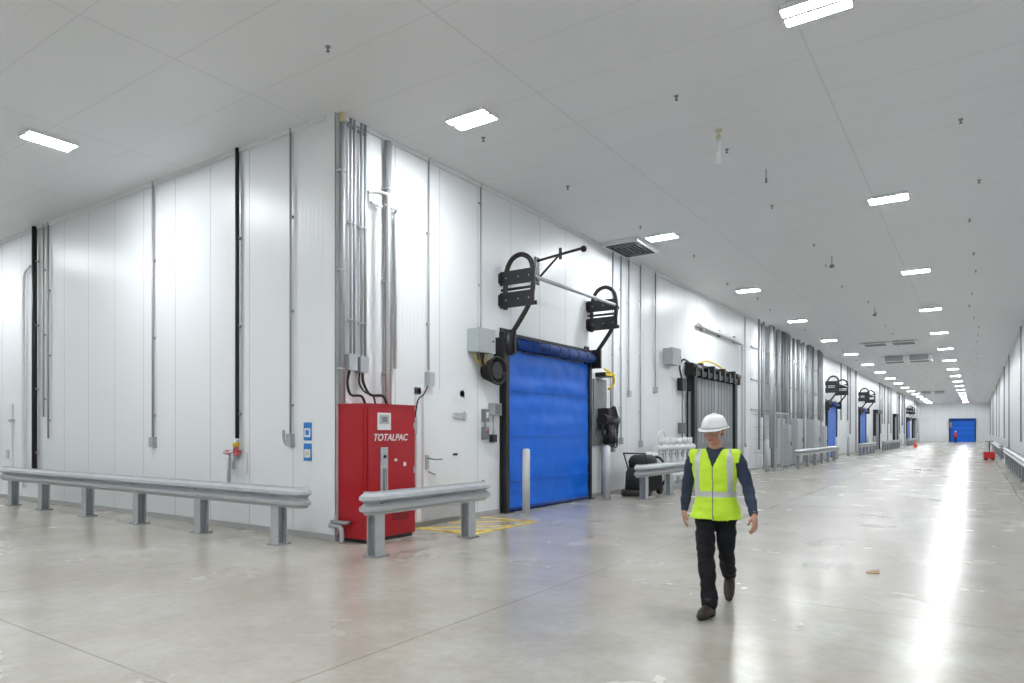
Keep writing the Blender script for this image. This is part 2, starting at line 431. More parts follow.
b.box(X, ya-.7, 3.0, X+.18, ya-.3, 3.4, 'black_steel'); b.cyl((X+.1, ya-.5, 1.2), (X+.1, ya-.5, 3.0), .025, 'mid_grey'); b.box(X, ya-.62, 1.6, X+.16, ya-.38, 1.95, 'mid_grey')
b.tube(catmull([(X+.1, ya-.55, 3.4), (X+.16, ya-.9, 3.75), (X+.18, ya-.6, 4.0), (X+.2, ya, 3.9)], 5), .03, 'rubber', 8)
b.obj()
b = B('overhead_track_pipe')
b.tube(catmull([(X+.12, 23.0, 5.35), (X+.12, 25, 5.32), (X+.12, 27.9, 5.25), (X+.12, 28.3, 5.1), (X+.12, 28.35, 4.6)], 5)+[Vector((X+.12, 28.35, .1))], .07, 'white_pvc', 12)
for yy in (23.6, 25.5, 27.4): b.box(X, yy-.03, 5.2, X+.1, yy+.03, 5.45, 'galv')
b.obj()

# ------------------------------------------------------------------ personnel door
b = B('door_1'); X = WX+.002
b.box(X, 8.80, .09, X+.05, 8.92, 2.42, 'white_paint'); b.box(X, 10.0, .09, X+.05, 10.12, 2.42, 'white_paint'); b.box(X, 8.80, 2.30, X+.05, 10.12, 2.42, 'white_paint')
b.box(X, 8.92, .10, X+.10, 10.0, 2.30, 'white_paint')
b.box(X+.10, 8.92, .10, X+.106, 10.0, .45, 'galv')
for z in (.5, 1.9):
    b.box(X+.10, 9.75, z, X+.125, 10.1, z+.1, 'galv'); b.cyl((X+.13, 10.03, z-.03), (X+.13, 10.03, z+.13), .025, 'galv')
b.box(X+.10, 8.96, 1.0, X+.125, 9.04, 1.25, 'galv')
b.tube(catmull([(X+.11, 9.0, 1.2), (X+.19, 9.0, 1.19), (X+.2, 9.1, 1.17), (X+.2, 9.3, 1.17)], 4), .014, 'galv_dark', 8)
b.tube([(X+.16, 8.98, .96), (X+.16, 9.16, .90)], .014, 'galv_dark', 8)
b.box(X+.10, 9.72, 1.22, X+.12, 9.84, 1.26, 'slot_dark')
b.obj(.004)

# ------------------------------------------------------------------ compressor / power cabinet
b = B('red_compressor_cabinet'); x0, x1, y0, y1 = WX+.015, -7.42, 7.085, 8.14
b.box(x0, y0, .06, x1, y1, 2.05, 'red_paint'); b.box(x0+.03, y0+.03, 0, x1-.03, y1-.03, .06, 'black_steel')
b.box(x0-.0, y0-.012, 2.05, x1+.012, y1+.012, 2.075, 'red_paint')
b.box(x1, y0+.03, .12, x1+.014, y1-.03, 2.0, 'red_paint')
b.box(x0+.05, y0-.008, .14, x1-.05, y0, 1.98, 'red_paint')
for z in (.4, 1.0, 1.7): b.cyl((x1+.012, y1-.035, z), (x1+.012, y1-.035, z+.1), .012, 'galv')
b.box(x1+.014, 7.30, 1.68, x1+.022, 7.58, 1.94, 'sign_white'); b.box(x1+.022, 7.34, 1.77, x1+.026, 7.54, 1.91, 'grey_box'); b.box(x1+.026, 7.39, 1.80, x1+.028, 7.50, 1.88, 'mid_grey')
b.box(x1+.014, 7.36, .42, x1+.03, 7.51, 1.42, 'galv'); b.box(x1+.03, 7.41, .75, x1+.055, 7.47, 1.1, 'galv_dark'); b.cyl((x1+.03, 7.44, 1.28), (x1+.045, 7.44, 1.28), .025, 'black_steel'); b.box(x1+.03, 7.41, .5, x1+.034, 7.47, .56, 'black_steel')
for k in range(8): b.box(x1+.014, 7.62, .30+.035*k, x1+.018, 7.98, .312+.035*k, 'slot_dark')
b.box(x1+.014, 7.66, 1.2, x1+.018, 7.72, 1.24, 'sign_white'); b.box(x1+.014, 7.86, 1.12, x1+.018, 7.92, 1.18, 'sign_white')
cab = b.obj(.006)
cu = bpy.data.curves.new('label', 'FONT'); cu.body = 'TOTALPAC'; cu.size = .145; cu.extrude = .002; cu.shear = .25; cu.offset = .002
lb = bpy.data.objects.new('label', cu); scene.collection.objects.link(lb); cu.materials.append(M['sign_white'])
lb.parent = cab; lb.matrix_parent_inverse = Matrix.Identity(4)
lb.location = Vector((x1+.016, 7.21, 1.52))-cab.location; lb.rotation_euler = (math.pi/2, 0, math.pi/2)

b = B('drain_pipe'); 
b.tube(catmull([(WX-.05, 6.97, .24), (WX+.12, 6.97, .24), (WX+.2, 6.97, .22), (WX+.22, 6.97, .12), (WX+.22, 6.97, .01)], 4), .035, 'galv', 12)
b.tube([(WX+.0, 6.97, .30), (WX+.3, 6.97, .30), (WX+.3, 7.06, .30)], .03, 'galv_dark', 12); b.cyl((WX+.08, 6.97, .2), (WX+.08, 6.97, .40), .02, 'galv'); b.cyl((WX+.08, 6.97, .26), (WX+.08, 7.03, .26), .025, 'galv_dark'); b.obj()

# ------------------------------------------------------------------ pipes at the corner
def pipe(y, r, z0, z1, m='conduit', out=None, name='conduit_pipe', clamps=True):
    b = B(name); o = WX+(out if out else r+.03); z1 = min(z1, CT)
    b.cyl((o, y, z0), (o, y, z1), r, m, 14)
    if clamps:
        z = z0+.5
        while z < z1-.1:
            b.box(WX+.002, y-r-.02, z, o+.0, y+r+.02, z+.04, 'galv'); b.cyl((o, y, z), (o, y, z+.03), r+.008, 'galv', 14); z += 1.5
    return b.obj()
pipe(7.11, .045, 2.09, CH-.15, 'conduit'); pipe(7.30, .020, 2.86, CH); pipe(7.375, .020, 2.86, CH); pipe(7.52, .022, 2.84, CH); pipe(7.60, .022, 2.84, CH)
pipe(8.08, .055, 2.09, CH-.1, 'conduit')
b = B('pipe_cap'); b.cyl((WX+.075, 7.11, CH-.14), (WX+.075, 7.11, CH-.005), .05, 'pale_yellow', 16); b.obj()
b = B('junction_boxes')
for y, z in ((7.27, 2.6), (7.50, 2.58)):
    b.box(WX+.002, y-.08, z, WX+.14, y+.08, z+.24, 'grey_box'); b.box(WX+.14, y-.085, z-.005, WX+.15, y+.085, z+.245, 'grey_box')
b.obj(.004)
b = B('flexible_conduit')
b.tube(catmull([(WX+.08, 7.25, 2.59), (WX+.09, 7.2, 2.4), (WX+.14, 7.22, 2.22), (WX+.22, 7.36, 2.2), (WX+.24, 7.42, 2.085)], 6), .02, 'rubber', 10)
b.tube(catmull([(WX+.08, 7.52, 2.57), (WX+.09, 7.53, 2.42), (WX+.14, 7.62, 2.24), (WX+.24, 7.8, 2.22), (WX+.28, 7.84, 2.085)], 6), .022, 'rubber', 10)
b.tube(catmull([(WX+.08, 7.46, 2.57), (WX+.09, 7.44, 2.42), (WX+.14, 7.5, 2.28), (WX+.24, 7.58, 2.22), (WX+.28, 7.6, 2.085)], 6), .014, 'rubber', 10)
b.obj()
b = B('white_pipe_run')
b.tube(catmull([(WX+.06, 7.66, 5.45), (WX+.10, 7.74, 5.47), (WX+.25, 7.86, 5.44), (WX+.26, 7.9, 5.38), (WX+.26, 7.9, 5.2)], 5)+[Vector((WX+.26, 7.9, 2.09))], .030, 'white_pvc', 12)
b.tube([(WX+.06, 7.72, 5.30), (WX+.06, 7.95, 5.30)], .028, 'white_pvc', 12)
b.tube([(WX+.06, 8.18, 5.30), (WX+.06, 8.26, 5.22), (WX+.06, 8.27, 2.7)], .028, 'white_pvc', 12)
b.tube([(WX+.16, 7.90, 5.30), (WX+.16, 8.2, 5.30), (WX+.06, 8.24, 5.26)], .022, 'white_pvc', 12)
b.obj()
def conduit_drop(y, z0, r=.02, box=True, z1=CH, kink=0):
    b = B('conduit_drop'); o = WX+r+.02; z1 = min(z1, CT)
    pts = [Vector((o, y, z1)), Vector((o, y, z0+.4)), Vector((o, y+kink*.5, z0+.25)), Vector((o, y+kink, z0+.1)), Vector((o, y+kink, z0))]
    b.tube(pts, r, 'conduit', 10)
    z = z0+.8
    while z < z1-.2: b.box(WX+.001, y-.04, z, o+r*.5, y+.04, z+.025, 'galv'); z += 1.6
    if box: b.box(WX+.002, y+kink-.06, z0-.18, WX+.09, y+kink+.06, z0, 'grey_box')
    b.obj()
conduit_drop(9.13, 2.74, .018, False)
conduit_drop(10.66, 3.7, .018, False)
b = B('door_control_station')
b.box(WX+.002, 9.06, 2.46, WX+.12, 9.20, 2.70, 'galv'); b.tube(catmull([(WX+.06, 9.08, 2.46), (WX+.12, 8.9, 2.3), (WX+.14, 8.74, 2.2), (WX+.1, 8.7, 1.9)], 5), .014, 'black_steel', 8)
b.box(WX+.002, 8.62, 1.62, WX+.1, 8.76, 1.9, 'grey_box'); b.cyl((WX+.05, 8.69, .9), (WX+.05, 8.69, 1.62), .014, 'conduit')
b.obj()
for y, z0 in ((16.5, 1.3), (17.0, 1.5), (17.5, 2.8), (18.3, 1.4), (19.4, 3.0), (29.0, 1.2)):
    conduit_drop(y, z0, .022)

def enclosure(y0, y1, z0, z1, dp=.3, name='electrical_enclosure'):
    b = B(name); b.box(WX+.002, y0, z0, WX+dp, y1, z1, 'grey_box'); b.box(WX+dp, y0-.012, z0-.012, WX+dp+.02, y1+.012, z1+.012, 'grey_box')
    for z in (z0+.08, z1-.12): b.cyl((WX+dp+.01, y0-.02, z), (WX+dp+.01, y0-.02, z+.05), .012, 'galv')
    b.cyl((WX+dp+.02, y1-.07, (z0+z1)/2), (WX+dp+.035, y1-.07, (z0+z1)/2), .02, 'black_steel')
    b.cyl((WX+.12, (y0+y1)/2, z1), (WX+.12, (y0+y1)/2, z1+.06), .03, 'galv'); b.obj(.004)
enclosure(10.28, 10.80, 3.18, 3.62, .26); enclosure(20.1, 20.8, 3.75, 4.25, .3)
b = B('cable_coil'); c = Vector((WX+.3, 10.86, 2.85))
for k in range(6):
    rr = .19+.018*k; xx = WX+.10+.04*k
    b.tube([(xx, c.y+rr*math.cos(a*math.pi/10), c.z+rr*.95*math.sin(a*math.pi/10)) for a in range(21)], .024, 'rubber', 8)
b.cyl((WX+.002, c.y, c.z), (WX+.3, c.y, c.z), .17, 'black_steel'); b.tube(catmull([(WX+.2, 10.45, 3.16), (WX+.22, 10.5, 2.95), (WX+.24, 10.75, 2.85)], 5), .03, 'rubber', 8)
for k in range(5):
    b.tube(catmull([(WX+.12+.02*k, 10.35+.07*k, 3.16), (WX+.15, 10.42+.06*k, 3.0-.03*k), (WX+.2, 10.8, 2.9+.05*k)], 5), .012, 'rubber' if k % 2 else 'yellow', 8)
b.obj()
b = B('door_control_panel')
b.box(WX+.002, 10.95, 1.98, WX+.16, 11.2, 2.22, 'grey_box'); b.box(WX+.16, 10.97, 2.0, WX+.175, 11.18, 2.2, 'mid_grey')
b.box(WX+.002, 10.72, 1.85, WX+.1, 10.86, 2.1, 'mid_grey'); b.box(WX+.002, 10.72, 1.5, WX+.1, 10.86, 1.75, 'mid_grey'); b.box(WX+.002, 10.98, 1.45, WX+.1, 11.12, 1.6, 'black_steel')
b.box(WX+.1, 10.75, 1.92, WX+.105, 10.83, 2.04, 'sign_white'); b.cyl((WX+.1, 10.79, 1.65), (WX+.12, 10.79, 1.65), .02, 'red_plain')
b.cyl((WX+.05, 11.06, 1.6), (WX+.05, 11.06, 1.98), .015, 'conduit'); b.cyl((WX+.05, 10.79, 1.75), (WX+.05, 10.79, 1.85), .015, 'conduit')
b.obj(.003)
b = B('door_drive_motor')
yc = 15.75; X = WX+.002
b.box(X+.002, yc-.35, 1.3, X+.05, yc+.35, 3.0, 'galv_dark')
b.cyl((X+.25, yc-.3, 1.95), (X+.25, yc+.45, 1.95), .15, 'black_steel'); b.box(X+.03, yc-.15, 1.7, X+.36, yc+.25, 2.25, 'black_steel')
b.cyl((X+.3, yc+.1, 1.35), (X+.3, yc+.1, 1.72), .13, 'black_steel')
b.tube([(X+.35, yc+.1+.24*math.cos(a*math.pi/10), 1.62+.24*math.sin(a*math.pi/10)) for a in range(21)], .03, 'rubber', 8)
b.tube([(X+.28, yc-.15+.2*math.cos(a*math.pi/10), 1.72+.2*math.sin(a*math.pi/10)) for a in range(21)], .03, 'rubber', 8)
for k in range(7):
    b.tube(catmull([(X+.2, yc-.2+.08*k, 2.25), (X+.3+.02*k, yc+.5-.06*k, 2.05+.03*k), (X+.22, yc+.62, 1.7-.07*k), (X+.15, yc+.3, 1.4)], 5), .014, 'rubber', 6)
b.tube(catmull([(X+.2, yc-.1, 3.25), (X+.32, yc+.15, 3.12), (X+.28, yc+.3, 2.9), (X+.2, yc+.15, 2.75)], 5), .028, 'yellow', 8)
b.box(X+.002, yc-.2, 3.05, X+.3, yc+.2, 3.16, 'black_steel'); b.box(X+.3, yc-.22, 3.08, X+.33, yc+.3, 3.14, 'yellow'); b.cyl((X+.2, yc+.3, 2.2), (X+.2, yc+.3, 3.1), .025, 'galv')
b.cyl((X+.12, yc, .05), (X+.12, yc, 1.35), .05, 'galv_dark'); b.cyl((X+.12, yc+.35, .05), (X+.12, yc+.35, 1.5), .03, 'white_pvc')
for k in range(4): b.box(X+.1, yc+.05+.12*k, 1.25, X+.22, yc+.12+.12*k, 1.6, 'black_steel')
b.obj()

# floor scrubber parked by the wall
b = B('floor_scrubber'); sx, sy = -7.28, 16.9
b.rings([(sx, sy, .12, .34, .60), (sx, sy, .2, .37, .66), (sx, sy, .60, .36, .62), (sx, sy, .72, .33, .5)], 'rubber', 28, .6)
b.rings([(sx, sy-.08, .70, .31, .42), (sx, sy-.08, .9, .32, .44), (sx, sy-.08, 1.0, .28, .36), (sx, sy-.08, 1.05, .2, .26)], 'rubber', 28, .7)
b.rings([(sx, sy+.5, .60, .2, .1), (sx, sy+.5, .95, .2, .12), (sx, sy+.5, 1.1, .15, .08)], 'white_pvc', 24, .6)
b.tube([(sx-.3, sy-.35, .7), (sx-.3, sy-.62, 1.1), (sx+.3, sy-.62, 1.1), (sx+.3, sy-.35, .7)], .022, 'black_steel', 10)
for dx in (-.28, .28):
    for dy in (-.35, .4): b.cyl((sx+dx-.05, sy+dy, .13), (sx+dx+.05, sy+dy, .13), .13, 'rubber', 20)
b.cyl((sx, sy-.72, .03), (sx, sy-.72, .16), .3, 'black_steel', 24); b.cyl((sx, sy-.72, .0), (sx, sy-.72, .03), .27, 'galv_dark', 24)
b.tube(catmull([(sx+.2, sy+.3, 1.0), (sx+.38, sy+.3, .9), (sx+.42, sy+.55, .5), (sx+.2, sy+.75, .2)], 5), .035, 'rubber', 10); b.obj()
# white valve manifold
b = B('valve_manifold'); X = WX+.38; y0 = 18.6
for k in range(6):
    y = y0+.3+.5*k; b.cyl((X, y, .05), (X, y, 1.25+.12*(k % 2)), .06, 'white_pvc'); b.cyl((X, y, .55), (X, y, .68), .1, 'galv'); b.cyl((X, y, 1.25), (X, y, 1.48), .085, 'white_pvc')
    b.tube([(X+.14, y+.11*math.cos(a*math.pi/8), 1.0+.11*math.sin(a*math.pi/8)) for a in range(17)], .014, 'galv_dark', 6); b.cyl((X, y, 1.0), (X+.14, y, 1.0), .015, 'galv_dark')
b.tube([(X, y0, 1.18), (X, y0+3.1, 1.18)], .1, 'white_pvc'); b.tube([(X, y0, .35), (X, y0+3.1, .35)], .07, 'white_pvc'); b.box(WX+.02, y0, 0, X+.2, y0+3.1, .06, 'galv_dark')
b.tube(catmull([(X, y0+.1, 1.25), (X+.05, y0+.1, 1.6), (X, y0+.6, 1.68), (X, y0+.8, 1.4)], 5), .035, 'white_pvc', 10); b.obj()

# ------------------------------------------------------------------ conduit bank and switchgear further along
b = B('conduit_bank'); rnd = random.Random(3)
y = 30.2
while y < 45.5:
    r = rnd.choice((.03, .045, .06, .08)); o = WX+rnd.choice((.1, .18, .3)); z0 = rnd.choice((.02, .9, 1.6, 2.3))
    b.cyl((o, y, z0), (o, y, CT), r, rnd.choice(('galv', 'conduit', 'galv_dark')), 10); y += rnd.choice((.2, .3, .45, .8))
for z in (2.6, 3.9, 5.3): b.box(WX+.01, 30.0, z, WX+.06, 45.6, z+.05, 'galv')
b.obj()
b = B('electrical_switchgear')
for k, (y0, y1, h, dp) in enumerate(((33.7, 34.5, 2.0, .3), (35.6, 36.9, 2.3, .35), (39.5, 41.0, 2.3, .4), (42.8, 44.0, 2.0, .3))):
    b.box(WX+.40, y0, .08, WX+.40+dp, y1, h, 'galv'); b.box(WX+.42, y0+.04, 0, WX+.38+dp, y1-.04, .08, 'galv_dark')
    b.box(WX+.40+dp, y0+.08, .2, WX+.42+dp, y1-.08, h-.12, 'galv'); b.box(WX+.40+dp, y1-.2, h*.5, WX+.45+dp, y1-.16, h*.5+.2, 'black_steel')
b.obj(.006)
b = B('wire_mesh_guard'); X = WX+.95
for y in (30.3, 31.5, 32.7): b.box(X-.03, y-.03, 0, X+.03, y+.03, 2.5, 'galv')
for k in range(13): b.box(X-.005, 30.3, .2+.18*k, X+.005, 32.7, .212+.18*k, 'galv')
for k in range(16): b.box(X-.005, 30.3+.16*k, .2, X+.005, 30.312+.16*k, 2.4, 'galv')
b.box(X-.03, 30.3, 2.44, X+.03, 32.7, 2.5, 'galv')
for k in range(5): b.box(WX+.03, 30.295, .2+.55*k, X, 30.307, .215+.55*k, 'galv'); b.box(WX+.15+.17*k, 30.295, .2, WX+.16+.17*k, 30.307, 2.45, 'galv')
b.obj()
for y0, y1 in ((53, 61), (76, 88), (94, 106), (122, 133)):
    b = B('conduit_bank'); y = y0
    while y < y1: b.cyl((WX+.1, y, rnd.choice((.02, 1.5, 2.5))), (WX+.1, y, CT), .05, 'conduit', 8); y += rnd.choice((1.2, 2.1, 3.0))
    b.obj()
b = B('conduit_bank'); y = 39
while y < 130: b.cyl((RX-.08, y, rnd.choice((.02, 1.2))), (RX-.08, y, CT), .035, 'conduit', 8); y += rnd.choice((5.2, 9.1, 14.0))
b.obj()
for y0 in (72, 90, 118):
    b = B('sliding_freezer_door'); b.box(WX+.002, y0, 0, WX+.15, y0+3, 3.4, 'grey_panel'); b.box(WX+.002, y0-.2, 3.4, WX+.4, y0+3.2, 3.75, 'black_steel')
    b.box(WX+.002, y0-.2, 0, WX+.25, y0, 3.4, 'black_steel'); b.box(WX+.002, y0+3, 0, WX+.25, y0+3.2, 3.4, 'black_steel'); b.obj()

# ------------------------------------------------------------------ cross wall fittings
def cpipe(x, r, z0, z1, m, name, top_bend=False):
    b = B(name); yo = WY-r-.025; z1 = min(z1, CT)
    b.cyl((x, yo, z0), (x, yo, z1), r, m, 12); z = z0+.4
    while z < z1-.1: b.box(x-r-.015, yo, z, x+r+.015, WY-.001, z+.035, 'galv_dark'); z += 1.5
    return b
cpipe(-10.42, .034, 1.54, CH, 'black_steel', 'black_pipe').obj()
cpipe(-18.35, .055, .75, CH, 'black_steel', 'black_pipe').obj()
b = cpipe(-13.16, .02, 1.55, CH, 'conduit', 'conduit_drop'); b.box(-13.23, WY-.09, 1.36, -13.09, WY-.002, 1.55, 'grey_box'); b.obj()
b = cpipe(-9.03, .018, 1.66, CH, 'conduit', 'conduit_drop')
b.tube(catmull([(-9.03, WY-.045, 1.66), (-9.05, WY-.045, 1.5), (-9.14, WY-.045, 1.45), (-9.2, WY-.045, 1.55), (-9.2, WY-.045, 1.68)], 5), .018, 'conduit', 10); b.box(-9.1, WY-.08, 1.42, -8.98, WY-.002, 1.62, 'grey_box'); b.obj()
b = cpipe(-17.95, .02, 2.0, CH, 'conduit', 'conduit_drop'); b.obj()
b = cpipe(-17.7, .02, 1.5, CH, 'conduit', 'conduit_drop'); b.obj()
b = B('white_pipe_run'); b.tube(catmull([(-19.0, WY-.06, .3), (-19.0, WY-.06, 3.0), (-19.0, WY-.06, 5.1), (-18.9, WY-.06, 5.5), (-18.6, WY-.06, 5.6)], 6), .035, 'white_pvc', 12); b.obj()
b = B('standpipe_valve'); x = -10.42; yy = WY-.1
b.box(x-.28, WY-.03, .95, x+.2, WY-.002, 1.3, 'white_paint'); b.cyl((x, yy+.02, 1.2), (x, yy+.02, 1.52), .045, 'galv')
b.cyl((x, yy+.02, 1.40), (x, yy+.02, 1.47), .055, 'yellow')
b.cyl((x-.18, yy, .7), (x-.18, yy, 1.3), .03, 'galv'); b.cyl((x-.3, yy, 1.3), (x+.1, yy, 1.3), .035, 'galv'); b.cyl((x-.05, yy, 1.02), (x-.05, yy, 1.3), .03, 'galv')
b.tube([(x+.1+.07*math.cos(a*math.pi/8), yy-.05, 1.32+.07*math.sin(a*math.pi/8)) for a in range(17)], .012, 'red_plain', 8); b.box(x+.03, yy-.055, 1.31, x+.17, yy-.045, 1.33, 'red_plain'); b.cyl((x+.1, yy-.05, 1.32), (x+.1, yy+.05, 1.32), .018, 'red_plain')
b.box(x-.24, yy-.03, 1.27, x-.14, yy+.03, 1.34, 'red_plain'); b.obj()
b = B('safety_sign')
for z0, z1 in ((1.52, 1.80), (1.20, 1.47)):
    b.box(-8.75, WY-.012, z0, -8.57, WY-.001, z1, 'sign_blue'); b.box(-8.73, WY-.014, z0+.05, -8.59, WY-.0125, z1-.09, 'sign_white'); b.box(-8.70, WY-.016, z0+.08, -8.62, WY-.0145, z1-.12, 'pale_yellow' if z0 < 1.3 else 'sign_blue')
b.obj()
b = B('door_2'); b.box(-21.2, WY-.05, .09, -19.75, WY-.002, 2.35, 'wall_panel')
b.box(-19.95, WY-.09, 1.0, -19.88, WY-.05, 1.2, 'galv'); b.box(-19.85, WY-.08, 1.9, -19.68, WY-.002, 1.97, 'galv'); b.obj()

# ------------------------------------------------------------------ floor markings
b = B('floor_marking')
def stripe(x0, y0, x1, y1, w=.11):
    a = Vector((x0, y0)); c = Vector((x1, y1)); d = (c-a).normalized(); n = Vector((-d.y, d.x))*w/2
    b.add([(*(a+n), .004), (*(a-n), .004), (*(c-n), .004), (*(c+n), .004)], [(0, 1, 2, 3)], 'floor_yellow')
stripe(-7.95, 8.75, -6.72, 8.75); stripe(-6.72, 8.75, -6.72, 10.6); stripe(-6.72, 10.6, -7.95, 10.6)
stripe(-7.95, 8.75, -6.72, 9.98); stripe(-7.95, 9.6, -6.95, 10.6); stripe(-6.72, 9.35, -7.32, 8.75)
b.obj()

# ------------------------------------------------------------------ ceiling fixtures
b = B('air_diffuser'); cx0, cx1, cy0, cy1 = -7.92, -6.95, 15.7, 17.1
b.box(cx0, cy0, CH-.10, cx1, cy1, CT, 'white_paint'); b.box(cx0+.08, cy0+.08, CH-.115, cx1-.08, cy1-.08, CH-.10, 'slot_dark')
for k in range(4):
    q = .12+.11*k; 
    b.box(cx0+q, cy0+q, CH-.13, cx1-q, cy0+q+.02, CH-.112, 'mid_grey'); b.box(cx0+q, cy1-q-.02, CH-.13, cx1-q, cy1-q, CH-.112, 'mid_grey')
    b.box(cx0+q, cy0+q, CH-.13, cx0+q+.015, cy1-q, CH-.112, 'mid_grey'); b.box(cx1-q-.015, cy0+q, CH-.13, cx1-q, cy1-q, CH-.112, 'mid_grey')
b.obj()
for (x, y, hh) in ((-3.9, 42.0, .10), (-3.66, 50.0, .38), (-4.3, 95.0, .3)):
    b = B('air_cooling_unit'); b.box(x-1.35, y-.7, CH-hh, x+1.35, y+.7, CT, 'white_paint')
    for s_ in (-1, 1):
        for k in range(5): b.box(x+s_*.68-.5, y-.715, CH-hh+.04+k*(hh-.06)/5, x+s_*.68+.5, y-.7, CH-hh+.04+(k+.6)*(hh-.06)/5, 'mid_grey')
        b.box(x+s_*.68-.5, y-.5, CH-hh-.01, x+s_*.68+.5, y+.5, CH-hh, 'mid_grey')
    b.obj()
b = B('sprinkler_heads')
for x in (-16.5, -12.9, -9.9, -6.55, -3.5, -.1):
    for j in range(32):
        y = (2.6+3.2*j) if x > -8 else (-6+3.2*j)
        if x < -8 and y > 6.5: break
        jx = x+rnd.uniform(-.2, .2); jy = y+rnd.uniform(-.5, .5)
        if abs(jx+3.8) < 1.7 and (abs(jy-42) < 1 or abs(jy-50) < 1 or abs(jy-95) < 1): continue
        if x == -6.55 and abs(((jy-8.3+3.8) % 7.65)-3.8) < .4: jy += .8
        b.cyl((jx, jy, CH-.015), (jx, jy, CT), .035, 'galv_dark', 12); b.cyl((jx, jy, CH-.06), (jx, jy, CH-.015), .012, 'galv_dark', 8); b.cyl((jx, jy, CH-.068), (jx, jy, CH-.06), .024, 'mid_grey', 12)
b.obj()
b = B('hanging_sensor'); x, y = -3.42, 10.9
b.cyl((x, y, CH-.03), (x, y, CT), .055, 'pale_yellow'); b.cyl((x, y, CH-.42), (x, y, CH-.02), .024, 'white_pvc'); b.cyl((x, y, CH-.54), (x, y, CH-.36), .04, 'white_pvc'); b.cyl((x, y, CH-.56), (x, y, CH-.54), .05, 'white_pvc'); b.cyl((x, y, CH-.16), (x, y, CH-.10), .035, 'pale_yellow'); b.obj()
b = B('hanging_sensor'); x, y = -3.2, 13.0
b.cyl((x, y, CH-.22), (x, y, CT), .012, 'galv'); b.cyl((x, y, CH-.26), (x, y, CH-.18), .020, 'mid_grey'); b.obj()
for x, y in ((-3.3, 20.5), (-3.3, 30.0)):
    b = B('hanging_sensor'); b.cyl((x, y, CH-.25), (x, y, CT), .016, 'galv'); b.cyl((x, y, CH-.31), (x, y, CH-.24), .06, 'mid_grey'); b.obj()

# ------------------------------------------------------------------ small floor objects
b = B('traffic_cone'); x, y = -5.4, 84.0
b.box(x-.22, y-.22, 0, x+.22, y+.22, .04, 'orange'); b.cyl((x, y, .04), (x, y, .8), .17, 'orange', 20, .03); b.cyl((x, y, .38), (x, y, .55), .105, 'sign_white', 20, .073); b.obj()
b = B('pallet_jack'); x, y = .6, 48.5
for dx in (-.2, .2): b.box(x+dx-.08, y, .06, x+dx+.08, y+1.2, .16, 'red_plain'); b.cyl((x+dx-.05, y+1.05, .05), (x+dx+.05, y+1.05, .05), .05, 'rubber')
b.box(x-.28, y-.25, .1, x+.28, y+.05, .5, 'red_plain'); b.tube([(x, y-.2, .5), (x, y-.55, 1.1)], .03, 'black_steel'); b.tube([(x-.2, y-.55, 1.1), (x+.2, y-.55, 1.1)], .025, 'black_steel')
for dx in (-.12, .12): b.cyl((x+dx-.03, y-.2, .1), (x+dx+.03, y-.2, .1), .1, 'rubber', 16)
b.obj()
b = B('scrap_cardboard'); x, y = -1.0, 8.95
b.add([(x-.07, y-.05, .004), (x+.07, y-.03, .004), (x+.06, y+.06, .03), (x-.05, y+.05, .012), (x-.07, y-.05, .012), (x+.07, y-.03, .014), (x+.06, y+.06, .04), (x-.05, y+.05, .022)],
      [(0,3,2,1),(4,5,6,7),(0,1,5,4),(1,2,6,5),(2,3,7,6),(3,0,4,7)], 'pallet_wood'); b.obj()

# ------------------------------------------------------------------ worker
root = bpy.data.objects.new('construction_worker', None); scene.collection.objects.link(root)
root.location = (-2.03, 6.38, 0); root.rotation_euler = (0, 0, math.radians(8))

def limb(b, pts, radii, m, n=6, seg=18):
    P = catmull(pts, n); R = []
    for i in range(len(pts)-1):
        for k in range(n): 
            t = k/n; t = t*t*(3-2*t); R.append(radii[i]*(1-t)+radii[i+1]*t)
    R.append(radii[-1]); b.tube(P, 0, m, seg, radii=R, round_ends=True)
def remesh(b, voxel, smooth=4):
    me = b.mesh(); ob = bpy.data.objects.new('tmp', me); scene.collection.objects.link(ob)
    r = ob.modifiers.new('r', 'REMESH'); r.mode = 'VOXEL'; r.voxel_size = voxel
    s = ob.modifiers.new('s', 'SMOOTH'); s.iterations = smooth; s.factor = .5
    dg = bpy.context.evaluated_depsgraph_get(); dg.update()
    out = bpy.data.meshes.new_from_object(ob.evaluated_get(dg)); bpy.data.objects.remove(ob); out.materials.clear(); return out
def part_bvh(b): return BVHTree.FromPolygons([tuple(v) for v in b.v], b.f)

parts = {}
def part(name, m): parts[name] = (B(name), m); return parts[name][0]
torso = part('torso', 'navy')
torso.rings([(0,.0,.98,.162,.115),(0,0,1.06,.165,.120),(0,-.005,1.15,.172,.125),(0,-.01,1.25,.186,.130),(0,-.005,1.35,.198,.128),(0,0,1.42,.195,.110),(0,.005,1.465,.145,.088),(0,.01,1.50,.080,.068),(0,.0,1.515,.062,.056)], 'navy', 32, .9)
hips = part('hips', 'pants')
hips.rings([(0,0,.80,.12,.09),(0,0,.84,.168,.115),(0,.005,.90,.180,.128),(0,0,.97,.172,.122),(0,0,1.02,.162,.115)], 'pants', 32, .95)
legR = part('legR', 'pants'); limb(legR, [(-.088,0,.90),(-.075,-.10,.70),(-.050,-.19,.50),(-.025,-.25,.32),(.0,-.325,.105)], [.098,.092,.076,.074,.070], 'pants')
legL = part('legL', 'pants'); limb(legL, [(.088,0,.90),(.092,.02,.70),(.090,.06,.50),(.075,.23,.36),(.06,.42,.24)], [.098,.092,.076,.072,.064], 'pants')
armR = part('armR', 'navy'); limb(armR, [(-.172,0,1.425),(-.225,.03,1.34),(-.275,.10,1.16),(-.300,.13,1.03),(-.315,.13,.905)], [.066,.066,.056,.052,.041], 'navy')
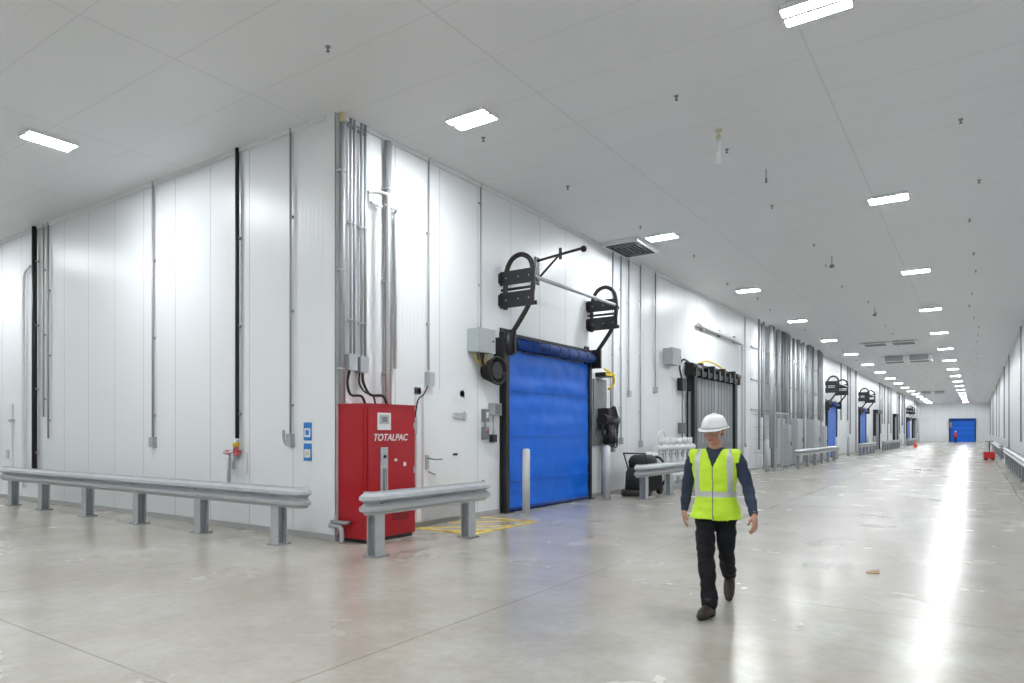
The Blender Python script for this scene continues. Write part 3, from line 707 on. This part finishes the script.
armL = part('armL', 'navy'); limb(armL, [(.172,0,1.425),(.225,.0,1.34),(.290,-.01,1.15),(.325,-.09,1.03),(.362,-.19,.92)], [.066,.066,.056,.052,.041], 'navy')
comb = B('body')
for k, (p, m) in parts.items():
    comb.add(p.v, p.f, 'navy', True)
me = remesh(comb, .009, 5)
bv = {k: part_bvh(p) for k, (p, m) in parts.items()}
mats = ['navy', 'pants']
for m_ in mats: me.materials.append(M[m_])
me.update()
normals = [v.normal.copy() for v in me.vertices]
for i, v in enumerate(me.vertices):
    p = v.co.copy()
    if p.z < .95: f = noise.noise(Vector((p.x*6, p.y*6, p.z*15)))*.014+noise.noise(Vector((p.x*14, p.y*14, p.z*28)))*.005
    else: f = noise.noise(Vector((p.x*8+3, p.y*8, p.z*17)))*.010
    v.co = p+normals[i]*f
facepart = []
for poly in me.polygons:
    c = poly.center; best = None; bd = 9
    for k in bv:
        h = bv[k].find_nearest(c)
        if h[0] is not None and h[3] < bd: bd = h[3]; best = k
    if c.z < .985 and best == 'torso': best = 'hips'
    facepart.append(best); poly.use_smooth = True
    poly.material_index = 0 if best in ('torso', 'armR', 'armL') else 1
me.name = 'body'
body = bpy.data.objects.new('body', me); scene.collection.objects.link(body); body.parent = root
vv = {}; VV = []; VF = []; VM = []
def in_vest(c, k):
    if c.z < .835 or c.z > 1.485: return False
    if k in ('armR', 'armL') and (abs(c.x) > .222 or c.z < 1.36): return False
    if k in ('legR', 'legL') and c.z < .84: return False
    if c.y < .0 and c.z > 1.33 and abs(c.x) < (c.z-1.33)*.45: return False
    return True
me.update(); normals = [v.normal.copy() for v in me.vertices]
for poly, k in zip(me.polygons, facepart):
    c = poly.center
    if not in_vest(c, k): continue
    f = []
    for vi in poly.vertices:
        if vi not in vv:
            co = me.vertices[vi].co; q = .016+max(0, (1.08-co.z))*.13
            n_ = normals[vi]; n2 = Vector((n_.x, n_.y, n_.z*.3))
            vv[vi] = len(VV); VV.append(co+n2*(q+noise.noise(Vector((co.x*9, co.y*9, co.z*5)))*.014))
        f.append(vv[vi])
    VF.append(f)
    mi = 0
    if 1.045 < c.z < 1.10: mi = 1
    if c.z >= 1.10 and .115 < abs(c.x) < .160: mi = 1
    if c.y < 0 and abs(c.x) < .006 and c.z < 1.34: mi = 2
    VM.append(mi)
vm = bpy.data.meshes.new('safety_vest'); vm.from_pydata([tuple(v) for v in VV], [], VF)
for m_ in ('hivis', 'reflective', 'mid_grey'): vm.materials.append(M[m_])
vm.polygons.foreach_set('material_index', VM); vm.polygons.foreach_set('use_smooth', [True]*len(VF)); vm.update()
vest = bpy.data.objects.new('safety_vest', vm); scene.collection.objects.link(vest); vest.parent = root
sm = vest.modifiers.new('s', 'SMOOTH'); sm.iterations = 4; so = vest.modifiers.new('t', 'SOLIDIFY'); so.thickness = .005; so.offset = 1

def boot(name, ankle, toe_dir, pitch):
    raw = B('r')
    raw.rings([(0,0,.17,.05,.055),(0,0,.11,.048,.058),(0,.0,.07,.050,.07),(0,.01,.03,.050,.078),(0,.01,.005,.049,.078)], 'boot', 20)
    limb(raw, [(0,.03,.045),(0,-.06,.055),(0,-.14,.044),(0,-.19,.037)], [.050,.055,.051,.038], 'boot')
    mm = remesh(raw, .006, 3)
    mm.materials.append(M['boot']); mm.materials.append(M['sole'])
    R = Matrix.Translation(Vector(ankle)) @ Matrix.Rotation(toe_dir, 4, 'Z') @ Matrix.Rotation(pitch, 4, 'X') 
    for v in mm.vertices:
        v.co.z = max(v.co.z, .002)
    for p in mm.polygons: p.use_smooth = True; p.material_index = 1 if p.center.z < .022 else 0
    mm.transform(R); o = bpy.data.objects.new(name, mm); scene.collection.objects.link(o); o.parent = root
boot('boot_right', (.0, -.33, 0.0), math.radians(-12), 0)
boot('boot_left', (.058, .465, .135), math.radians(6), math.radians(40))

def hand(name, wrist, down, fwd, side):
    d = Vector(down).normalized(); f = Vector(fwd); f = (f-d*f.dot(d)).normalized(); s = d.cross(f).normalized()
    if s.dot(Vector(side)) < 0: s = -s
    W = Vector(wrist)
    def P(a, b_, c): return W+d*a+f*b_+s*c
    b = B(name)
    limb(b, [P(-.03, 0, 0), P(.01, 0, 0), P(.03, .0, 0)], [.027, .026, .028], 'skin', 4, 12)
    for off in (-.028, -.010, .010, .028): limb(b, [P(.02, off*.7, 0), P(.055, off, 0), P(.09, off*1.05, .002)], [.017, .0165, .0115], 'skin', 4, 12)
    for off, l in ((.030, .068), (.0105, .077), (-.0095, .071), (-.029, .056)):
        limb(b, [P(.085, off, .0), P(.085+l*.42, off*1.06, .008), P(.085+l*.75, off*1.05, .024), P(.085+l*.93, off, .042)], [.0105, .0095, .0085, .007], 'skin', 4, 10)
    limb(b, [P(.018, .022, .004), P(.045, .045, .012), P(.072, .056, .024), P(.092, .056, .034)], [.015, .0125, .0105, .0085], 'skin', 4, 10)
    mm = remesh(b, .0032, 2); mm.materials.append(M['skin'])
    for p in mm.polygons: p.use_smooth = True
    o = bpy.data.objects.new(name, mm); scene.collection.objects.link(o); o.parent = root
hand('hand_right', (-.317, .128, .89), (-.06, -.06, -1), (.3, -1, 0), (1, 0, 0))
hand('hand_left', (.369, -.203, .905), (.12, -.40, -1), (-.3, -1, 0), (-1, 0, 0))

hr = bpy.data.objects.new('head_group', None); scene.collection.objects.link(hr); hr.parent = root; hr.location = (0, -.01, 1.485); hr.rotation_euler = (math.radians(8), 0, math.radians(-14)); hr.scale = (1.08, 1.08, 1.04)
b = B('head')
limb(b, [(0,.015,-.06),(0,.01,.0),(0,0,.09)], [.068,.057,.054], 'skin')
b.sphere((0,.005,.195), .1, 'skin', (.76,.94,.93), 24, 16)
b.sphere((0,-.035,.115), .1, 'skin', (.56,.58,.62), 24, 16)
b.sphere((0,-.075,.072), .026, 'skin', (1,.8,.8)); b.sphere((0,-.045,.15), .06, 'skin', (1.0,.8,1.0))
limb(b, [(0,-.088,.175),(0,-.104,.152),(0,-.113,.137)], [.008,.011,.014], 'skin'); 
for s_ in (-1, 1):
    b.sphere((s_*.012,-.104,.134), .009, 'skin'); b.sphere((s_*.076,.012,.155), .03, 'skin', (.3,.6,1.05)); b.sphere((s_*.042,-.065,.137), .022, 'skin')
    limb(b, [(s_*.012,-.090,.193),(s_*.032,-.088,.198),(s_*.052,-.072,.190)], [.008,.009,.007], 'skin', 4, 10)
mm = remesh(b, .0045, 2); mm.materials.append(M['skin'])
for p in mm.polygons: p.use_smooth = True
o = bpy.data.objects.new('head', mm); scene.collection.objects.link(o); o.parent = hr
b = B('face_features')
for s_ in (-1, 1):
    b.sphere((s_*.031,-.078,.172), .0125, 'eye_white', (1.1,1,.75)); b.sphere((s_*.031,-.0885,.172), .0055, 'eye_dark', (1,.5,1))
    limb(b, [(s_*.014,-.0985,.190),(s_*.032,-.0965,.195),(s_*.052,-.080,.188)], [.004,.005,.003], 'hair', 4, 8)
limb(b, [(-.024,-.088,.105),(0,-.1,.107),(.024,-.088,.105)], [.003,.006,.003], 'lips', 4, 8)
limb(b, [(-.02,-.086,.098),(0,-.098,.097),(.02,-.086,.098)], [.003,.006,.003], 'lips', 4, 8)
b.obj(parent=hr)
b = B('hair'); b.sphere((0,.018,.195), .1, 'hair', (.80,.93,.92), 24, 16, zmin=-.75); b.obj(parent=hr)
b = B('hard_hat'); rs = []
for k in range(13):
    a = k/12*math.pi/2; rs.append((0, .005, .205+.118*math.sin(a), .106*max(math.cos(a), .05)**.8, .127*max(math.cos(a), .05)**.8))
b.rings(rs, 'helmet_white', 32)
br = []; seg = 40
for ring, (ra, rb, z) in enumerate(((.102,.122,.203),(.124,.146,.200),(.124,.146,.194),(.100,.120,.196))):
    for k in range(seg):
        a = 2*math.pi*k/seg; fx = ra*math.cos(a); fy = rb*math.sin(a)
        if fy < 0 and ring in (1, 2): fy *= 1.22
        br.append((fx, fy+.005, z-(.010 if fy < -.1 and ring in (1, 2) else 0)))
fs = [(r*seg+k, r*seg+(k+1) % seg, (r+1) % 4*seg+(k+1) % seg, (r+1) % 4*seg+k) for r in range(4) for k in range(seg)]
b.add(br, fs, 'helmet_white', True)
b.tube(catmull([(0,-.118,.225),(0,-.085,.290),(0,0,.322),(0,.085,.295),(0,.125,.225)], 6), .012, 'helmet_white', 10)
b.tube(catmull([(.05,-.09,.25),(.045,-.05,.295),(.045,.04,.3),(.05,.1,.25)], 6), .006, 'helmet_white', 8); b.tube(catmull([(-.05,-.09,.25),(-.045,-.05,.295),(-.045,.04,.3),(-.05,.1,.25)], 6), .006, 'helmet_white', 8)
b.obj(parent=hr)

def simple_worker(x, y):
    b = B('construction_worker')
    b.rings([(x,y,.82,.14,.1),(x,y,1.0,.16,.11),(x,y,1.3,.2,.12),(x,y,1.45,.17,.09),(x,y,1.5,.06,.06)], 'red_plain')
    for s_ in (-1, 1):
        limb(b, [(x+s_*.09,y,.88),(x+s_*.09,y-.05*s_,.5),(x+s_*.09,y-.08*s_,.08)], [.09,.065,.05], 'pants'); limb(b, [(x+s_*.09,y-.08*s_,.05),(x+s_*.09,y-.2-.08*s_,.04)], [.05,.04], 'boot')
        limb(b, [(x+s_*.19,y,1.42),(x+s_*.25,y,1.15),(x+s_*.26,y-.08,.85)], [.055,.045,.035], 'navy')
        limb(b, [(x+s_*.26,y-.08,.85),(x+s_*.26,y-.09,.74)], [.035,.025], 'skin')
    b.sphere((x,y,1.63), .1, 'skin', (.78,.95,1.15)); b.sphere((x,y,1.69), .115, 'helmet_white', (.95,1.1,1), zmin=-.1); b.obj()
simple_worker(-2.6, 120.0)

# ------------------------------------------------------------------ camera
cam = bpy.data.cameras.new('camera'); co = bpy.data.objects.new('camera', cam); scene.collection.objects.link(co)
cam.sensor_width = 36; cam.lens = 24.0; cam.shift_y = 90.5/1024; cam.clip_end = 400
co.location = (0, 0, 1.65); co.rotation_euler = (math.pi/2, 0, math.radians(34.25)); scene.camera = co
w = bpy.data.worlds.new('world'); scene.world = w; w.use_nodes = True
w.node_tree.nodes['Background'].inputs[0].default_value = (.8, .85, .9, 1); w.node_tree.nodes['Background'].inputs[1].default_value = .3
